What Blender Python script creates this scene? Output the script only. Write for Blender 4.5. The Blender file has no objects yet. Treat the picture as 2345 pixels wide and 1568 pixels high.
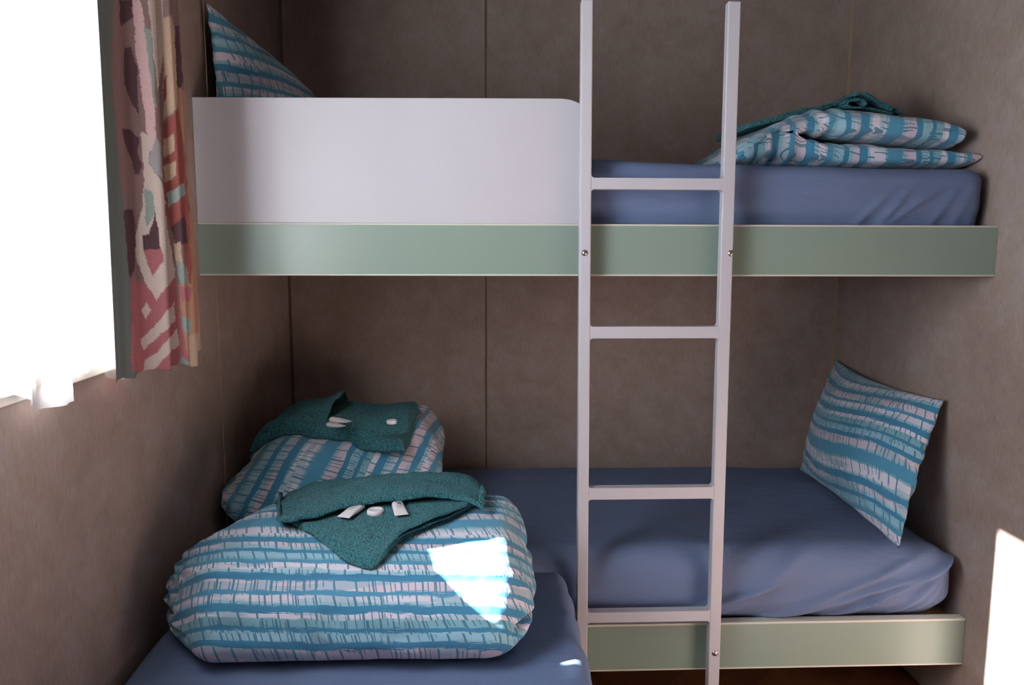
import bpy, bmesh, math, random
from mathutils import Vector, Matrix, noise
random.seed(4)
S = bpy.context.scene
COL = S.collection
PI = math.pi
# ------------------------------------------------------------------ camera
F, PITCH, YAW, ROLL = 1746.19, .1264, .0403, .0029
CAM = Vector((.6913, -2.7706, 1.3043))
W, D = 2.006, .86
cd = bpy.data.cameras.new('camera'); cam = bpy.data.objects.new('camera', cd); COL.objects.link(cam)
cd.sensor_width = 36; cd.sensor_fit = 'HORIZONTAL'; cd.lens = F*36/2345; cd.clip_start = .02
fwd = Vector((math.sin(YAW)*math.cos(PITCH), math.cos(YAW)*math.cos(PITCH), -math.sin(PITCH)))
right = Vector((math.cos(YAW), -math.sin(YAW), 0)); up = right.cross(fwd)
r2 = right*math.cos(ROLL)+up*math.sin(ROLL); u2 = -right*math.sin(ROLL)+up*math.cos(ROLL)
m = Matrix((( r2.x, u2.x, -fwd.x, CAM.x), (r2.y, u2.y, -fwd.y, CAM.y), (r2.z, u2.z, -fwd.z, CAM.z), (0,0,0,1)))
cam.matrix_world = m
S.camera = cam

def at(x, y, ax, val):
    """point where the sight line through photo pixel (x, y) meets the plane axis=val (used to take measurements)"""
    d = fwd*F + r2*(x-1172.5) - u2*(y-784)
    return CAM + d*((val-CAM[ax])/d[ax])

# ------------------------------------------------------------------ helpers
def lin(c):
    return tuple(((v/255)/12.92 if v/255 <= .04045 else ((v/255+.055)/1.055)**2.4) for v in c)+(1,)

def tag(o, label=None, cat=None, group=None, kind=None):
    if label: o['label'] = label
    if cat: o['category'] = cat
    if group: o['group'] = group
    if kind: o['kind'] = kind
    return o

def empty(name, loc=(0, 0, 0), label=None, cat=None, group=None):
    o = bpy.data.objects.new(name, None); COL.objects.link(o); o.location = loc; o.empty_display_size = .05
    return tag(o, label, cat, group)

def link(name, me, mat, parent=None, smooth=True):
    if mat: me.materials.append(mat)
    if smooth:
        for p in me.polygons: p.use_smooth = True
    o = bpy.data.objects.new(name, me); COL.objects.link(o)
    if parent:
        o.parent = parent; o.matrix_parent_inverse = Matrix.Translation(-Vector(parent.location))
    return o

def from_bm(name, bm, mat, parent=None, smooth=False, bevel=0, seg=2):
    me = bpy.data.meshes.new(name); bmesh.ops.recalc_face_normals(bm, faces=bm.faces[:]); bm.to_mesh(me); bm.free()
    o = link(name, me, mat, parent, smooth)
    if bevel:
        b = o.modifiers.new('bevel', 'BEVEL'); b.width = bevel; b.segments = seg; b.limit_method = 'ANGLE'
    return o

def box(bm, x0, x1, y0, y1, z0, z1):
    v = [bm.verts.new(p) for p in ((x0,y0,z0),(x1,y0,z0),(x1,y1,z0),(x0,y1,z0),(x0,y0,z1),(x1,y0,z1),(x1,y1,z1),(x0,y1,z1))]
    for f in ((0,3,2,1),(4,5,6,7),(0,1,5,4),(1,2,6,5),(2,3,7,6),(3,0,4,7)): bm.faces.new([v[i] for i in f])

def boxobj(name, dims, mat, parent=None, bevel=0, seg=2):
    bm = bmesh.new(); box(bm, *dims); return from_bm(name, bm, mat, parent, False, bevel, seg)

def prism(name, pts, y0, y1, mat, parent=None, bevel=0):
    """polygon in X-Z extruded along Y"""
    bm = bmesh.new()
    a = [bm.verts.new((x, y0, z)) for x, z in pts]; b = [bm.verts.new((x, y1, z)) for x, z in pts]
    n = len(pts); bm.faces.new(a); bm.faces.new(b[::-1])
    for i in range(n): bm.faces.new((a[i], b[i], b[(i+1) % n], a[(i+1) % n]))
    return from_bm(name, bm, mat, parent, False, bevel)

def cyl(bm, c, r, h, axis='Y', seg=28, r2_=None):
    rot = {'Y': Matrix.Rotation(PI/2, 4, 'X'), 'X': Matrix.Rotation(PI/2, 4, 'Y'), 'Z': Matrix.Identity(4)}[axis]
    bmesh.ops.create_cone(bm, cap_ends=True, segments=seg, radius1=r, radius2=r if r2_ is None else r2_, depth=h, matrix=Matrix.Translation(c) @ rot)

def mesh_vf(name, verts, faces, uvs, mat, parent=None, smooth=True, cols=None):
    me = bpy.data.meshes.new(name); me.from_pydata([tuple(v) for v in verts], [], faces); me.update()
    if uvs:
        l = me.uv_layers.new(name='UVMap')
        idx = [0]*len(me.loops); me.loops.foreach_get('vertex_index', idx)
        flat = []
        for i in idx: flat += [uvs[i][0], uvs[i][1]]
        l.data.foreach_set('uv', flat)
    if cols:
        a = me.color_attributes.new('print', 'FLOAT_COLOR', 'POINT')
        flat = []
        for c in cols: flat += list(c)
        a.data.foreach_set('color', flat)
    return link(name, me, mat, parent, smooth)

def fbm(p, o=4):
    return noise.fractal(Vector(p), 1.0, 2.0, o)
def sstep(a, b, x):
    t = min(1, max(0, (x-a)/(b-a))); return t*t*(3-2*t)
def lerp(a, b, t): return a+(b-a)*t
def plin(pts, t):
    """piecewise smooth interpolation through (t, value...) rows (Catmull-Rom)"""
    n = len(pts)
    if t <= pts[0][0]: return list(pts[0][1:])
    if t >= pts[-1][0]: return list(pts[-1][1:])
    for i in range(n-1):
        if t <= pts[i+1][0]: break
    a, b = pts[i], pts[i+1]; p0 = pts[max(0, i-1)]; p3 = pts[min(n-1, i+2)]
    k = (t-a[0])/(b[0]-a[0]); out = []
    for j in range(1, len(a)):
        m0 = (b[j]-p0[j])/(b[0]-p0[0])*(b[0]-a[0]); m1 = (p3[j]-a[j])/(p3[0]-a[0])*(b[0]-a[0])
        out.append((2*k**3-3*k**2+1)*a[j]+(k**3-2*k**2+k)*m0+(-2*k**3+3*k**2)*b[j]+(k**3-k**2)*m1)
    return out

def cube_grid(nx, ny, nz):
    """surface lattice of the cube [-1,1]^3 as (verts, quads)"""
    idx = {}; V = []; Fc = []
    def vid(i, j, k):
        key = (i, j, k)
        if key not in idx:
            idx[key] = len(V); V.append((2*i/nx-1, 2*j/ny-1, 2*k/nz-1))
        return idx[key]
    for i in range(nx):
        for j in range(ny):
            Fc.append((vid(i,j,0), vid(i,j+1,0), vid(i+1,j+1,0), vid(i+1,j,0)))
            Fc.append((vid(i,j,nz), vid(i+1,j,nz), vid(i+1,j+1,nz), vid(i,j+1,nz)))
    for i in range(nx):
        for k in range(nz):
            Fc.append((vid(i,0,k), vid(i+1,0,k), vid(i+1,0,k+1), vid(i,0,k+1)))
            Fc.append((vid(i,ny,k), vid(i,ny,k+1), vid(i+1,ny,k+1), vid(i+1,ny,k)))
    for j in range(ny):
        for k in range(nz):
            Fc.append((vid(0,j,k), vid(0,j,k+1), vid(0,j+1,k+1), vid(0,j+1,k)))
            Fc.append((vid(nx,j,k), vid(nx,j+1,k), vid(nx,j+1,k+1), vid(nx,j,k+1)))
    return V, Fc

def soft_box(name, dims, r, n, mat, deform, uvf=None, parent=None):
    """rounded cloth block; deform(p, nrm) -> p"""
    x0, x1, y0, y1, z0, z1 = dims
    c = Vector(((x0+x1)/2, (y0+y1)/2, (z0+z1)/2)); h = Vector(((x1-x0)/2, (y1-y0)/2, (z1-z0)/2))
    V, Fc = cube_grid(*n)
    out = []; uv = []
    inner = Vector((h.x-r[0], h.y-r[1], h.z-r[2]))
    for v in V:
        p = Vector((v[0]*h.x, v[1]*h.y, v[2]*h.z))
        q = Vector([max(-inner[i], min(inner[i], p[i])) for i in range(3)])
        e = Vector([(p[i]-q[i])/r[i] for i in range(3)])
        l = e.length
        nr = e/l if l > 1e-6 else Vector((0, 0, 1))
        p = c+q+Vector([nr[i]*r[i] for i in range(3)])
        nr2 = Vector([nr[i]/r[i] for i in range(3)]).normalized()
        q2 = deform(p.copy(), nr2)
        if nr2.z < -.4: q2.z = lerp(q2.z, p.z, min(1, (-.4-nr2.z)/.3))
        out.append(q2); uv.append(uvf(q2, p) if uvf else (p.x, p.y))
    return mesh_vf(name, out, Fc, uv, mat, parent)

# ------------------------------------------------------------------ materials
def new_mat(name, rough=.6, spec=.3):
    mt = bpy.data.materials.new(name); mt.use_nodes = True
    nt = mt.node_tree; b = nt.nodes['Principled BSDF']
    b.inputs['Roughness'].default_value = rough; b.inputs['Specular IOR Level'].default_value = spec
    return mt, nt, b
def N(nt, t, **kw):
    n = nt.nodes.new(t)
    for k, v in kw.items():
        if k.startswith('i_'): n.inputs[k[2:].replace('_', ' ')].default_value = v
        else: setattr(n, k, v)
    return n
def L(nt, a, b): nt.links.new(a, b)
def mapping(nt, src, scale=(1, 1, 1), rot=(0, 0, 0)):
    mp = N(nt, 'ShaderNodeMapping'); mp.inputs['Scale'].default_value = scale; mp.inputs['Rotation'].default_value = rot
    L(nt, src, mp.inputs['Vector']); return mp.outputs[0]
def noise_n(nt, vec, scale, detail=3, rough=.55, dist=0):
    n = N(nt, 'ShaderNodeTexNoise'); n.inputs['Scale'].default_value = scale; n.inputs['Detail'].default_value = detail
    n.inputs['Roughness'].default_value = rough; n.inputs['Distortion'].default_value = dist
    L(nt, vec, n.inputs['Vector']); return n.outputs['Fac']
def ramp(nt, fac, stops, interp='LINEAR'):
    r = N(nt, 'ShaderNodeValToRGB'); r.color_ramp.interpolation = interp
    e = r.color_ramp.elements
    while len(e) > 1: e.remove(e[-1])
    e[0].position = stops[0][0]; e[0].color = stops[0][1]
    for p, c in stops[1:]:
        x = e.new(p); x.color = c
    L(nt, fac, r.inputs['Fac']); return r.outputs['Color']
def math_n(nt, op, a, b=None, c=None):
    n = N(nt, 'ShaderNodeMath', operation=op)
    for i, v in enumerate((a, b, c)):
        if v is None: continue
        if isinstance(v, (int, float)): n.inputs[i].default_value = v
        else: L(nt, v, n.inputs[i])
    return n.outputs[0]
def mixc(nt, f, a, b, mode='MIX'):
    n = N(nt, 'ShaderNodeMix', data_type='RGBA', blend_type=mode)
    for s, v in ((n.inputs[0], f), (n.inputs[6], a), (n.inputs[7], b)):
        if isinstance(v, (int, float)): s.default_value = v
        elif isinstance(v, tuple): s.default_value = v
        else: L(nt, v, s)
    return n.outputs[2]
def bump(nt, b, h, strength, dist=.002):
    n = N(nt, 'ShaderNodeBump'); n.inputs['Strength'].default_value = strength; n.inputs['Distance'].default_value = dist
    L(nt, h, n.inputs['Height']); L(nt, n.outputs[0], b.inputs['Normal'])
def objco(nt): return N(nt, 'ShaderNodeTexCoord').outputs['Object']
def uvco(nt): return N(nt, 'ShaderNodeTexCoord').outputs['UV']

def mat_plain(name, col, rough=.5, spec=.4, bstr=0, bscale=300):
    mt, nt, b = new_mat(name, rough, spec)
    co = objco(nt)
    f = noise_n(nt, co, 6, 4)
    c = lin(col); c2 = tuple(v*.93 for v in c[:3])+(1,)
    L(nt, mixc(nt, f, c2, c), b.inputs['Base Color'])
    if bstr: bump(nt, b, noise_n(nt, co, bscale, 2), bstr, .0005)
    return mt

def mat_wall():
    mt, nt, b = new_mat('mottled_vinyl_wallboard', .62, .3)
    co = objco(nt)
    big = noise_n(nt, co, 3.2, 5, .6)
    mid = noise_n(nt, co, 14, 5, .65, .5)
    fine = noise_n(nt, mapping(nt, co, (160, 160, 40)), 1, 4, .7)
    spk = noise_n(nt, mapping(nt, co, (90, 90, 60)), 1.0, 3, .6)
    c = ramp(nt, math_n(nt, 'ADD', math_n(nt, 'MULTIPLY', big, .5), math_n(nt, 'MULTIPLY', mid, .5)),
             [(.30, lin((141, 123, 117))), (.5, lin((157, 139, 132))), (.68, lin((167, 154, 153)))])
    c = mixc(nt, ramp(nt, fine, [(.35, (0, 0, 0, 1)), (.62, (1, 1, 1, 1))]), mixc(nt, 1.0, c, (.86, .84, .82, 1), 'MULTIPLY'), c)
    c = mixc(nt, ramp(nt, spk, [(.66, (0, 0, 0, 1)), (.8, (.5, .5, .5, 1))]), c, lin((192, 176, 164)))
    L(nt, c, b.inputs['Base Color'])
    bump(nt, b, fine, .12, .0006)
    return mt

def mat_floor():
    mt, nt, b = new_mat('brown_diamond_pattern_lino', .45, .4)
    co = mapping(nt, objco(nt), (1, 1, 1), (0, 0, PI/4))
    ch = N(nt, 'ShaderNodeTexChecker'); ch.inputs['Scale'].default_value = 5.2
    L(nt, co, ch.inputs['Vector']); ch.inputs['Color1'].default_value = lin((118, 74, 46)); ch.inputs['Color2'].default_value = lin((92, 56, 34))
    g = noise_n(nt, mapping(nt, objco(nt), (60, 6, 6)), 1, 4)
    L(nt, mixc(nt, g, ch.outputs['Color'], lin((70, 42, 26))), b.inputs['Base Color'])
    return mt

def mat_sheet():
    mt, nt, b = new_mat('blue_cotton_sheet', .8, .25)
    co = objco(nt)
    f = noise_n(nt, co, 4, 4)
    c = mixc(nt, f, lin((95, 110, 144)), lin((105, 121, 154)))
    L(nt, c, b.inputs['Base Color'])
    wr = noise_n(nt, mapping(nt, co, (7, 16, 16), (0, 0, .3)), 1, 5, .6, .8)
    wv = noise_n(nt, mapping(nt, co, (900, 900, 900)), 1, 2)
    bump(nt, b, math_n(nt, 'ADD', wr, math_n(nt, 'MULTIPLY', wv, .02)), .35, .012)
    return mt

BLUE = lin((66, 130, 165)); BLUE2 = lin((80, 144, 177)); PALE = lin((150, 190, 208)); AQUA = lin((128, 174, 188)); WH = lin((216, 210, 224)); PINK = lin((206, 192, 206)); TEAL = lin((56, 114, 138))
def mat_stripe(name, seed=0.0, tint=1.0):
    """brushed blue stripes; v (UV.y, metres) crosses the stripes, u runs along them"""
    mt, nt, b = new_mat(name, .82, .2)
    b.inputs['Sheen Weight'].default_value = .2
    uv = uvco(nt)
    sep = N(nt, 'ShaderNodeSeparateXYZ'); L(nt, uv, sep.inputs[0]); u, v = sep.outputs[0], sep.outputs[1]
    off = N(nt, 'ShaderNodeVectorMath', operation='ADD'); L(nt, uv, off.inputs[0]); off.inputs[1].default_value = (seed*3.1, seed*7.7, seed)
    uvs = off.outputs[0]
    wob = noise_n(nt, mapping(nt, uvs, (9, 14, 1)), 1, 2)                # slow waviness of the bands
    rag = noise_n(nt, mapping(nt, uvs, (26, 330, 1)), 1, 3, .7)          # dry-brush streaks along u
    jag = noise_n(nt, mapping(nt, uvs, (160, 60, 1)), 1, 2)
    rmask = ramp(nt, noise_n(nt, mapping(nt, uvs, (7, 9, 1)), 1.0, 1), [(.44, (.12, .12, .12, 1)), (.62, (1, 1, 1, 1))])
    vv = math_n(nt, 'ADD', v, math_n(nt, 'MULTIPLY', math_n(nt, 'SUBTRACT', wob, .5), .016))
    vv = math_n(nt, 'ADD', vv, math_n(nt, 'MULTIPLY', math_n(nt, 'MULTIPLY', math_n(nt, 'SUBTRACT', rag, .5), rmask), .042))
    vv = math_n(nt, 'ADD', vv, math_n(nt, 'MULTIPLY', math_n(nt, 'SUBTRACT', jag, .5), .003))
    per = .47
    t = math_n(nt, 'FRACT', math_n(nt, 'ADD', math_n(nt, 'MULTIPLY', vv, 1/per), seed*.37+5))
    seq = [(12, BLUE), (6, PALE), (16, WH), (9, BLUE2), (4, AQUA), (13, PALE), (9, BLUE), (6, PALE), (10, PINK), (15, BLUE), (4, PALE), (22, WH),
           (5, AQUA), (24, BLUE2), (4, PALE), (16, PINK), (10, BLUE), (15, PALE), (7, BLUE), (12, AQUA), (9, WH), (13, BLUE), (6, PALE), (11, WH), (9, BLUE2), (18, PINK)]
    tot = sum(s for s, _ in seq); pos = 0; stops = []; light = []
    for s, c in seq:
        stops.append((pos/tot, c)); light.append((pos/tot, (1, 1, 1, 1) if c not in (BLUE, BLUE2) else (0, 0, 0, 1))); pos += s
    col = ramp(nt, t, stops, 'CONSTANT'); lm = ramp(nt, t, light, 'CONSTANT')
    # large scale patches where a band changes tone
    patch = noise_n(nt, mapping(nt, uvs, (5, 22, 1)), 1, 2)
    col = mixc(nt, math_n(nt, 'MULTIPLY', ramp(nt, patch, [(.52, (0, 0, 0, 1)), (.56, (1, 1, 1, 1))]), lm), col, mixc(nt, .55, col, AQUA))
    # thin cross lines, drawn only in the light bands, slightly leaning, in clusters
    lean = noise_n(nt, mapping(nt, uvs, (3, 4, 1)), 1, 1)
    uu = math_n(nt, 'ADD', u, math_n(nt, 'MULTIPLY', math_n(nt, 'SUBTRACT', lean, .5), .06))
    uu = math_n(nt, 'ADD', uu, math_n(nt, 'MULTIPLY', v, .16))
    band = math_n(nt, 'FLOOR', math_n(nt, 'MULTIPLY', t, 13))
    cv = N(nt, 'ShaderNodeCombineXYZ'); L(nt, math_n(nt, 'MULTIPLY', uu, 62), cv.inputs[0]); L(nt, math_n(nt, 'MULTIPLY', band, 5.3), cv.inputs[1]); cv.inputs[2].default_value = seed
    vor = N(nt, 'ShaderNodeTexVoronoi', voronoi_dimensions='1D', feature='DISTANCE_TO_EDGE'); vor.inputs['Scale'].default_value = 1
    L(nt, math_n(nt, 'ADD', math_n(nt, 'MULTIPLY', uu, 78), math_n(nt, 'MULTIPLY', band, 17.3)), vor.inputs['W'])
    ln = math_n(nt, 'LESS_THAN', vor.outputs['Distance'], .085)
    vor2 = N(nt, 'ShaderNodeTexVoronoi', voronoi_dimensions='1D', feature='DISTANCE_TO_EDGE'); vor2.inputs['Scale'].default_value = 1
    L(nt, math_n(nt, 'ADD', math_n(nt, 'MULTIPLY', uu, 31), math_n(nt, 'MULTIPLY', band, 3.7)), vor2.inputs['W'])
    ln2 = math_n(nt, 'LESS_THAN', vor2.outputs['Distance'], .06)
    dens = ramp(nt, noise_n(nt, mapping(nt, uvs, (8, 16, 1)), 1, 1), [(.47, (0, 0, 0, 1)), (.52, (1, 1, 1, 1))])
    lines = math_n(nt, 'MAXIMUM', math_n(nt, 'MULTIPLY', ln, dens), ln2)
    lines = math_n(nt, 'MULTIPLY', lines, lm)
    col = mixc(nt, math_n(nt, 'MULTIPLY', lines, .85), col, TEAL)
    fib = noise_n(nt, mapping(nt, uvs, (400, 400, 1)), 1, 2)
    col = mixc(nt, math_n(nt, 'MULTIPLY', fib, .12), col, BLUE)
    L(nt, col, b.inputs['Base Color'])
    wr = noise_n(nt, mapping(nt, objco(nt), (16, 16, 16)), 1, 4, .55, .6)
    bump(nt, b, wr, .35, .01)
    return mt

def mat_terry(name='teal_terry_towelling', col=(66, 134, 145)):
    mt, nt, b = new_mat(name, .95, .1)
    b.inputs['Sheen Weight'].default_value = .12
    co = objco(nt)
    n1 = noise_n(nt, co, 260, 3, .75, .6)
    vo = N(nt, 'ShaderNodeTexVoronoi'); vo.inputs['Scale'].default_value = 300; L(nt, co, vo.inputs['Vector'])
    h = math_n(nt, 'SUBTRACT', n1, math_n(nt, 'MULTIPLY', vo.outputs['Distance'], .6))
    c = lin(col); dk = tuple(v*.42 for v in c[:3])+(1,); lt = tuple(min(1, v*1.35) for v in c[:3])+(1,)
    L(nt, ramp(nt, h, [(.02, dk), (.22, c), (.5, lt)]), b.inputs['Base Color'])
    bump(nt, b, h, 1.0, .006)
    return mt

def mat_metal(name='brushed_steel'):
    mt, nt, b = new_mat(name, .35, .5); b.inputs['Metallic'].default_value = 1
    f = noise_n(nt, objco(nt), 300, 3); L(nt, ramp(nt, f, [(.3, (.35, .32, .3, 1)), (.7, (.55, .52, .5, 1))]), b.inputs['Base Color'])
    return mt

M_wall = mat_wall(); M_floor = mat_floor(); M_sheet = mat_sheet(); M_terry = mat_terry(); M_metal = mat_metal()
M_white = mat_plain('white_gloss_paint', (186, 183, 191), .35, .5)
M_edge = mat_plain('cream_edging', (200, 198, 188), .45, .4)
M_green = mat_plain('sage_green_laminate', (132, 149, 139), .32, .5)
M_ply = mat_plain('plywood', (150, 120, 88), .7, .2)
M_ceil = mat_plain('ceiling_board', (130, 120, 112), .8, .2)
M_sill = mat_plain('cream_window_frame', (226, 220, 210), .5, .3)
M_cap = mat_plain('white_plastic', (232, 226, 232), .35, .5)
M_soap = mat_plain('white_soap_wrap', (236, 230, 236), .3, .5)
M_ink = mat_plain('dark_printing_ink', (42, 42, 60), .6, .2)
M_trim = mat_plain('brown_joint_strip', (104, 84, 70), .5, .3)
M_trimlight = mat_plain('tan_joint_strip', (168, 144, 122), .5, .3)
def mat_glass():
    mt = bpy.data.materials.new('window_glass'); mt.use_nodes = True; nt = mt.node_tree; nt.nodes.clear()
    o = N(nt, 'ShaderNodeOutputMaterial'); t = N(nt, 'ShaderNodeBsdfTransparent'); g = N(nt, 'ShaderNodeBsdfGlossy'); g.inputs['Roughness'].default_value = .02
    t.inputs['Color'].default_value = (.95, .97, .97, 1)
    mx = N(nt, 'ShaderNodeMixShader'); mx.inputs[0].default_value = .05
    L(nt, t.outputs[0], mx.inputs[1]); L(nt, g.outputs[0], mx.inputs[2]); L(nt, mx.outputs[0], o.inputs[0]); return mt
def mat_sheer():
    mt = bpy.data.materials.new('white_sheer_voile'); mt.use_nodes = True; nt = mt.node_tree; nt.nodes.clear()
    o = N(nt, 'ShaderNodeOutputMaterial'); t = N(nt, 'ShaderNodeBsdfTransparent'); tr = N(nt, 'ShaderNodeBsdfTranslucent'); df = N(nt, 'ShaderNodeBsdfDiffuse')
    tr.inputs['Color'].default_value = (.72, .72, .75, 1); df.inputs['Color'].default_value = (.9, .9, .92, 1)
    m1 = N(nt, 'ShaderNodeMixShader'); m1.inputs[0].default_value = .35
    L(nt, tr.outputs[0], m1.inputs[1]); L(nt, df.outputs[0], m1.inputs[2])
    mx = N(nt, 'ShaderNodeMixShader'); L(nt, m1.outputs[0], mx.inputs[1]); L(nt, t.outputs[0], mx.inputs[2])
    # openness of the weave: UV.x stores 0 (gathered, dense) .. 1 (single thin layer)
    sep = N(nt, 'ShaderNodeSeparateXYZ'); L(nt, uvco(nt), sep.inputs[0])
    w = noise_n(nt, mapping(nt, objco(nt), (1, 700, 700)), 1, 1)
    op = math_n(nt, 'ADD', math_n(nt, 'MULTIPLY', sep.outputs[0], .62), math_n(nt, 'MULTIPLY', w, .04))
    L(nt, op, mx.inputs[0]); L(nt, mx.outputs[0], o.inputs[0]); return mt

# ------------------------------------------------------------------ room shell
CEIL, YB = 2.25, -3.9
T = .06
boxobj('wall_back', (-T, W+T, 0, T, -.02, CEIL), M_wall)['kind'] = 'structure'
boxobj('wall_right', (W, W+T, YB, 0, -.02, CEIL), M_wall)['kind'] = 'structure'
WY0, WY1, WZ0, WZ1 = -3.0, -1.315, 1.102, 2.07     # window opening in the left wall
bm = bmesh.new()
box(bm, -T, 0, YB, WY0, -.02, CEIL); box(bm, -T, 0, WY1, 0, -.02, CEIL)
box(bm, -T, 0, WY0, WY1, -.02, WZ0); box(bm, -T, 0, WY0, WY1, WZ1, CEIL)
from_bm('wall_left', bm, M_wall)['kind'] = 'structure'
boxobj('wall_front', (-T, W+T, YB-T, YB, -.02, CEIL), mat_plain('darkened_unseen_wall', (74, 54, 42), .5, .3))['kind'] = 'structure'  # out of view; its finish is made dark to cut bounced fill light
boxobj('floor', (-T, W+T, YB-T, T, -.08, 0), M_floor)['kind'] = 'structure'
boxobj('ceiling', (-T, W+T, YB-T, T, CEIL, CEIL+.06), M_ceil)['kind'] = 'structure'
# joint strips between the wall boards
for n, (dims, mt) in enumerate([((.705, .711, -.0018, 0, 0, CEIL), M_trim), ((.7115, .7135, -.0024, 0, 0, CEIL), M_trimlight),
        ((0, .0022, -.752, -.7475, 0, CEIL), M_trimlight), ((0, .008, -.008, 0, 0, CEIL), M_trim), ((W-.007, W, -.007, 0, 0, CEIL), M_trimlight)]):
    boxobj('trim_%d' % (n+1), dims, mt)['kind'] = 'structure'
# window
win = empty('window_1', (0, (WY0+WY1)/2, WZ0)); win['kind'] = 'structure'
bm = bmesh.new()
fw = .028
box(bm, -.05, .012, WY0-fw, WY1, WZ0-fw, WZ0); box(bm, .010, .036, WY0-fw, -1.62, WZ0-.008, WZ0+.010); box(bm, -.05, .012, WY0-fw, WY1, WZ1, WZ1+fw)  # the protruding ledge is added to block sun leaking over the sill
box(bm, -.05, .012, WY0-fw, WY0, WZ0, WZ1); box(bm, -.045, .004, WY1-.004, WY1, WZ0, WZ1)
from_bm('window_frame', bm, M_sill, win, bevel=.002)
boxobj('window_pane', (-.042, -.038, WY0, WY1, WZ0, WZ1), mat_glass(), win)

# ------------------------------------------------------------------ bunks
ZT, ZB, LT, LB = 1.358, 1.229, .301, .170
e = .0045
ub = empty('upper_bunk', (1.0, -.43, ZB), 'upper built-in bunk with sage green front board, white guard panel on its left half', 'bunk bed')
boxobj('front_board', (0, W-.001, -.860, -.844, ZB+e, ZT-e), M_green, ub)
boxobj('edging', (0, W-.001, -.861, -.843, ZT-e, ZT), M_edge, ub, .001)['label'] = 'thin cream strip along the board top'
boxobj('edging', (0, W-.001, -.861, -.843, ZB, ZB+e), M_edge, ub, .001)['label'] = 'thin cream strip along the board bottom'
boxobj('base_board', (0, W-.001, -.843, -.001, ZB+.045, ZB+.06), M_ply, ub)
bm = bmesh.new(); box(bm, 0, W-.001, -.06, -.0035, ZB, ZB+.045)
for x in (.5, 1.0, 1.5): box(bm, x, x+.035, -.843, -.06, ZB+.005, ZB+.045)
from_bm('support_rails', bm, M_ply, ub)
gx1, gz0, gz1, gr = .958, ZT, 1.660, .075
pts = [(0, gz0), (gx1, gz0)]+[(gx1-gr+gr*math.cos(a*PI/24), gz1-gr*.62+gr*.62*math.sin(a*PI/24)) for a in range(13)]+[(0, gz1-.006)]
prism('guard_panel', pts, -.8605, -.8445, M_white, ub, .0015)
lb = empty('lower_bunk', (1.0, -.43, 0), 'lower built-in bunk with pale green front board close to the floor', 'bunk bed')
boxobj('front_board', (0, W-.001, -.860, -.835, LB+e, LT-e), M_green, lb, .0)
boxobj('edging', (0, W-.001, -.861, -.833, LT-e, LT+.002), M_edge, lb, .0015)['label'] = 'thin cream strip along the board top'
boxobj('edging', (0, W-.001, -.861, -.834, LB, LB+e), M_edge, lb, .001)['label'] = 'thin cream strip along the board bottom'
boxobj('base_board', (0, W-.001, -.833, -.001, LT-.035, LT-.02), M_ply, lb)
bm = bmesh.new(); box(bm, 0, W-.001, -.5, -.47, 0, LT-.035); box(bm, 0, W-.001, -.04, -.0035, 0, LT-.035); box(bm, 0, .03, -.47, -.04, 0, LT-.035)
from_bm('support_rails', bm, M_ply, lb)

# ------------------------------------------------------------------ ladder (stands on the floor, bolted to both bunks)
lad = empty('bunk_ladder', (1.12, -.89, 0), 'white painted metal ladder with four rungs bolted to the bunk fronts', 'ladder')
LY0, LY1 = -.908, -.882
def lx(x, z): return x-(z-1.0)*.0068
def rail(x0, x1, ztop):
    bm = bmesh.new()
    v = [bm.verts.new((lx(x, z), y, z)) for z in (0, ztop) for x, y in ((x0, LY0), (x1, LY0), (x1, LY1), (x0, LY1))]
    for f in ((0,3,2,1),(4,5,6,7),(0,1,5,4),(1,2,6,5),(2,3,7,6),(3,0,4,7)): bm.faces.new([v[i] for i in f])
    return from_bm('rail', bm, M_white, lad, bevel=.003, seg=3)
rail(.9325, .9605, 1.876); rail(1.281, 1.3115, 1.878)
for zt, zb in ((1.467, 1.440), (1.106, 1.077), (.694, .664), (.361, .333)):
    xa, xb = lx(.9600, zt), lx(1.2815, zt); q = .008; P = []
    for (cx_, cz_, a0) in ((xa+q, zb-q, 180), ):  # lower-left fillet
        P += [(cx_+q*math.cos(math.radians(a)), cz_+q*math.sin(math.radians(a))) for a in range(180, 89, -15)]
    P += [((xb-q)+q*math.cos(math.radians(a)), (zb-q)+q*math.sin(math.radians(a))) for a in range(90, -1, -15)]
    P += [((xb-q)+q*math.cos(math.radians(a)), (zt+q)+q*math.sin(math.radians(a))) for a in range(0, -91, -15)]
    P += [((xa+q)+q*math.cos(math.radians(a)), (zt+q)+q*math.sin(math.radians(a))) for a in range(-90, -181, -15)]
    prism('rung', P, LY0+.0003, LY1-.0003, M_white, lad)
for x, z in ((.9432, 1.287), (1.3035, 1.287), (1.2985+.004, .243)):
    bm = bmesh.new()
    bmesh.ops.create_uvsphere(bm, u_segments=24, v_segments=12, radius=.0066, matrix=Matrix.Translation((x, LY0-.0005, z)) @ Matrix.Diagonal((1, .55, 1, 1)))
    cyl(bm, (x, LY0-.0004, z), .0075, .0016)
    from_bm('bolt', bm, M_metal, lad, True)['label'] = 'domed steel bolt head'
    bm = bmesh.new(); cyl(bm, (x, (LY1-.8610)/2, z), .009, abs(LY1+.8610)+.001)
    from_bm('spacer', bm, M_metal, lad, True)

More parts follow.
